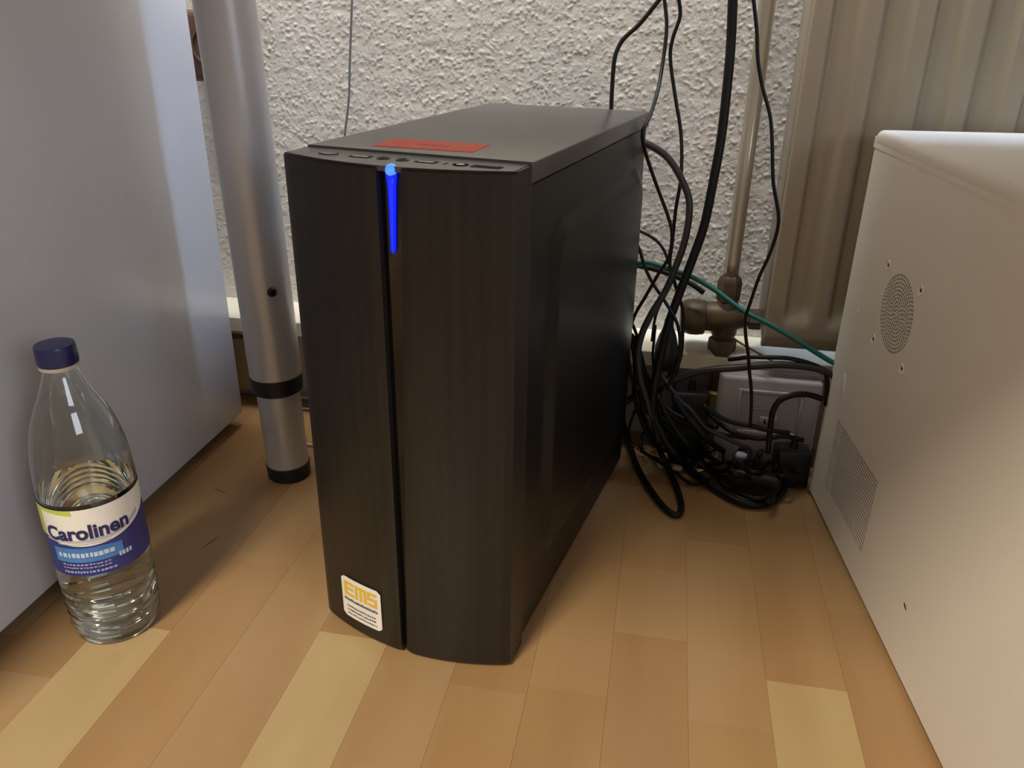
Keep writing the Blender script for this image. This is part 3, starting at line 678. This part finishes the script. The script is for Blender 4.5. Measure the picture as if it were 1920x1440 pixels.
cable('thickest straight black cable running from the top down left to the pile', [(1375, -30, .925), (1374, 0, .925), (1371, 70, .925), (1366, 136, .92), (1353, 253, .915), (1337, 342, .91), (1321, 420, .905), (1301, 479, .90), (1277, 542, .895), (1257, 596, .89), (1246, 635, .885), (1236, 680, .88), (1226, 730, .872), (1224, 780, .868), (1236, 830, .86)], 15.5)
cable('thin black cable crossing the heating pipe and winding past the radiator edge', [(1410, -30, .89), (1413, 0, .89), (1419, 58, .89), (1421, 110, .89), (1429, 160, .89), (1444, 218, .885), (1448, 272, .88), (1450, 342, .875), (1460, 412, .87), (1446, 469, .868), (1424, 518, .865), (1407, 567, .865), (1398, 596, .865), (1398, 628, .865), (1403, 665, .863), (1405, 695, .862), (1408, 723, .862), (1409, 751, .862), (1407, 800, .86)], 6)
cable('fine black cable curving out from behind the tower at mid height', [(1180, 428, .92), (1203, 435, .92), (1228, 449, .92), (1243, 466, .915), (1252, 488, .91), (1258, 515, .905), (1250, 545, .90), (1230, 590, .895), (1222, 640, .89)], 5)
cable('fine black cable sloping from the tower down right towards the valve', [(1190, 450, .915), (1200, 471, .91), (1208, 498, .905), (1223, 530, .90), (1240, 555, .893), (1257, 582, .885), (1271, 611, .88), (1275, 645, .878), (1268, 690, .876), (1250, 730, .874)], 6)
cable('green network cable running from the tower across the radiator corner', [(1180, 496, .92), (1198, 494, .918), (1218, 493, .915), (1240, 500, .912), (1267, 509, .91), (1301, 521, .905), (1338, 542, .90), (1365, 562, .895), (1399, 586, .888), (1448, 611, .880), (1497, 640, .875), (1553, 675, .874), (1600, 700, .874)], 9, 'green')
cable('short black cable end lying under the green cable above the valve', [(1190, 497, .938), (1215, 502, .938), (1240, 509, .938), (1268, 519, .935), (1295, 532, .93), (1320, 549, .925)], 9)
cable('fine black cable close to the tower just above the skirting ledge', [(1180, 598, .90), (1188, 613, .90), (1195, 633, .898), (1198, 655, .895), (1196, 690, .89), (1190, 730, .885), (1196, 775, .88)], 6)
cable('fine black cable dropping straight over the skirting ledge left of the plug', [(1229, 610, .905), (1226, 640, .905), (1224, 670, .90), (1228, 705, .895), (1238, 740, .89), (1242, 790, .88)], 5)
cable('thin brown wire crossing the ledge below the radiator corner', [(1372, 633, .92), (1385, 641, .92), (1400, 650, .915), (1420, 661, .91), (1440, 672, .905), (1470, 690, .89)], 4, 'brown', 'wire')
cable('heavy grey cable arching from the bundle to the right over the plastic box', [(1216, 745, .885), (1222, 728, .885), (1234, 720, .885), (1254, 714, .885), (1282, 706, .885), (1310, 697, .883), (1345, 692, .88), (1380, 690, .878), (1409, 687, .876), (1465, 684, .874), (1520, 689, .872), (1548, 697, .872), (1580, 715, .874)], 13, 'greyc')
cable('black cable arching just above the heavy grey one beneath the radiator', [(1366, 674, .895), (1385, 672, .89), (1400, 670, .885), (1437, 670, .88), (1479, 672, .876), (1520, 682, .873), (1545, 696, .872), (1551, 720, .872), (1548, 760, .870)], 8)
cable('black cable bowing in front of the plastic box into the cream case side', [(1440, 850, .855), (1443, 815, .860), (1446, 788, .862), (1450, 769, .864), (1461, 752, .866), (1479, 743, .868), (1500, 739, .870), (1520, 741, .872), (1542, 748, .872)], 11)
cable('grey cable hanging at the left side of the bundle and sweeping the big outer loop', [(1230, 715, .885), (1225, 730, .88), (1224, 750, .875), (1225, 770, .87), (1230, 790, .866), (1240, 812, .862), (1252, 834, .86), (1266, 852, .858), (1282, 869, .010, 'f'), (1306, 891, .007, 'f'), (1338, 914, .006, 'f'), (1375, 936, .006, 'f'), (1409, 946, .006, 'f'), (1437, 944, .006, 'f'), (1458, 932, .006, 'f'), (1471, 912, .007, 'f'), (1470, 888, .012, 'f'), (1460, 866, .018, 'f')], 14.5)
cable('black cable forming the inner curve of the big floor loop', [(1232, 740, .873), (1250, 778, .865), (1272, 812, .862), (1292, 836, .860), (1318, 866, .012, 'f'), (1348, 899, .008, 'f'), (1368, 916, .007, 'f'), (1396, 929, .012, 'f'), (1425, 935, .014, 'f'), (1450, 926, .014, 'f'), (1463, 906, .014, 'f'), (1478, 886, .012, 'f'), (1498, 872, .014, 'f')], 10)
cable('black cable crossing the middle of the floor loop diagonally', [(1262, 742, .872), (1290, 782, .866), (1330, 826, .862), (1362, 850, .020, 'f'), (1389, 872, .014, 'f'), (1418, 894, .010, 'f'), (1438, 914, .010, 'f'), (1449, 930, .016, 'f'), (1440, 944, .018, 'f')], 12)
cable('black cable forming the narrow loop that reaches farthest left onto the bare floor', [(1196, 735, .88), (1182, 748, .882), (1170, 756, .880), (1167, 772, .878), (1170, 800, .016, 'f'), (1182, 838, .010, 'f'), (1192, 869, .006, 'f'), (1206, 897, .005, 'f'), (1222, 922, .005, 'f'), (1240, 946, .005, 'f'), (1258, 962, .005, 'f'), (1271, 965, .005, 'f'), (1277, 955, .005, 'f'), (1276, 938, .005, 'f'), (1268, 912, .005, 'f'), (1257, 888, .008, 'f'), (1247, 866, .014, 'f'), (1236, 842, .02, 'f'), (1222, 806, .86), (1208, 770, .87), (1200, 730, .88)], 12)
cable('thin black cable beside the narrow floor loop', [(1190, 770, .875), (1179, 805, .020, 'f'), (1183, 824, .008, 'f'), (1202, 841, .004, 'f'), (1218, 855, .004, 'f'), (1240, 870, .010, 'f'), (1258, 876, .010, 'f'), (1274, 868, .010, 'f'), (1286, 856, .004, 'f')], 5)
cable('thin black wavy cable between the loops in front of the pile', [(1262, 880, .003, 'f'), (1285, 901, .003, 'f'), (1301, 908, .003, 'f'), (1320, 906, .003, 'f'), (1338, 893, .010, 'f'), (1360, 877, .012, 'f'), (1382, 870, .01, 'f'), (1400, 868, .01, 'f')], 5)
cable('thin black cable curving inside the big floor loop', [(1340, 880, .010, 'f'), (1352, 893, .003, 'f'), (1370, 898, .002, 'f'), (1386, 888, .010, 'f'), (1400, 876, .014, 'f'), (1430, 862, .014, 'f')], 5)
cable('thin brownish wire lying on the floor towards the cream case corner', [(1425, 880, .004, 'f'), (1434, 889, .003, 'f'), (1458, 899, .003, 'f'), (1486, 908, .003, 'f'), (1504, 917, .003, 'f')], 4, 'brown', 'wire')
cable('grey brown cable slanting through the middle of the pile', [(1240, 705, .885), (1255, 725, .88), (1270, 745, .876), (1280, 757, .873), (1295, 768, .870), (1310, 787, .867), (1326, 804, .865), (1352, 817, .862), (1382, 831, .86), (1404, 840, .86)], 8, 'greyc')
cable('black cable crossing low in front of the plastic box', [(1318, 760, .868), (1354, 784, .866), (1382, 794, .864), (1412, 799, .862), (1440, 806, .86), (1480, 812, .862)], 9)
cable('black cable coiled against the cream case at floor level', [(1462, 850, .018, 'f'), (1490, 866, .014, 'f'), (1506, 880, .008, 'f'), (1510, 896, .006, 'f'), (1498, 900, .006, 'f'), (1480, 884, .010, 'f'), (1470, 862, .02, 'f')], 10)
rr = random.Random(11)
cent = [(1258, 830), (1290, 822), (1330, 838), (1352, 848), (1400, 858), (1340, 862), (1470, 862), (1430, 850), (1378, 836), (1410, 868)]
for k, (cu, cv) in enumerate(cent):
    a0 = rr.uniform(0, 6.28); pts = []; ex_, ey_ = rr.uniform(40, 72), rr.uniform(20, 38)
    for j in range(10):
        a = a0 + j * .68; u_ = min(cu + ex_ * math.cos(a) + rr.uniform(-4, 4), 1500); u_ = max(u_, 1198); pts.append((u_, max(cv + ey_ * math.sin(a) + rr.uniform(-3, 3), 806), .006 + .014 * ((j + k) % 3), 'f'))
    cable('loose turn of black cable tangled inside the dark pile between tower and cream case', pts, rr.choice([6, 8, 9]), 'rubber', group='loose turns in the cable pile')
ups = [('black strand dropping down the left of the bundle', [(1166, 600), (1184, 640), (1192, 690), (1190, 740), (1204, 790), (1222, 830)], 9), ('black strand in the heart of the bundle', [(1160, 610), (1190, 638), (1206, 690), (1216, 740), (1236, 785), (1270, 815)], 11),
       ('black strand bowing right of the bundle', [(1254, 600), (1264, 640), (1262, 690), (1240, 730), (1232, 770), (1260, 800), (1300, 822)], 8), ('black strand running from bundle to the valve sleeve', [(1206, 720), (1230, 745), (1262, 775), (1300, 790), (1345, 800)], 10),
       ('black strand crossing the upright power adapter', [(1212, 700), (1240, 760), (1290, 800), (1340, 812), (1400, 822)], 7), ('black strand behind the bowing cable at the plastic box', [(1322, 770), (1370, 808), (1420, 822), (1470, 818), (1506, 826)], 9)]
for k, (lb, q, w_) in enumerate(ups):
    cable(lb, [(u, v, .902 - .006 * i + .003 * k if v < 800 else .872) for i, (u, v) in enumerate(q)], w_)
# white cables at the left between leg and tower
cable('white cable on the floor behind the desk leg, uppermost of three', [(500, 733, .004, 'f'), (540, 741, .006, 'f'), (566, 745, .007, 'f'), (590, 748, .007, 'f'), (625, 752, .007, 'f')], 6, 'whitec')
cable('white cable on the floor behind the desk leg, middle of three', [(500, 760, .003, 'f'), (540, 764, .003, 'f'), (570, 766, .003, 'f'), (592, 768, .003, 'f'), (625, 772, .003, 'f')], 4, 'whitec')
cable('white cable on the floor beside the lower desk leg, nearest of three', [(556, 826, .003, 'f'), (578, 833, .003, 'f'), (597, 835, .003, 'f'), (620, 835, .003, 'f')], 5, 'whitec')
# plug ends and ties in the pile
def nub(label, u, v, z, d, L, r, m, name='plug', cat='plug'):
    p = fl(u, v, z); o = obj(name, rev(B(), [(r * .6, -L / 2), (r, -L / 2 + .002), (r, L / 4), (r * .6, L / 2)], 14, axis(p, d)), m, None, 'auto'); tag(o, label, cat)
    return o
nub('beige plug lying left in the cable pile', 1243, 789, .030, (1, .1, 0), .016, .0042, 'beige')
nub('small beige plug by the slanting grey cable', 1308, 796, .034, (1, -.5, -.2), .016, .0036, 'beige')
nub('grey plug in the middle of the pile', 1392, 856, .028, (1, -.3, 0), .016, .0055, 'greybox')
nub('small grey plug tip near the narrow floor loop', 1270, 877, .016, (1, -.2, 0), .012, .0038, 'greybox')
cable('short curved white tie standing in the pile', [(1333, 866, .012, 'f'), (1341, 858, .02, 'f'), (1346, 847, .026, 'f')], 4, 'whitec', 'cable_tie', cat='cable tie')
cable('short flat white tie near the floor in front of the pile', [(1308, 884, .010, 'f'), (1317, 881, .012, 'f'), (1325, 879, .012, 'f')], 4, 'whitec', 'cable_tie', cat='cable tie')
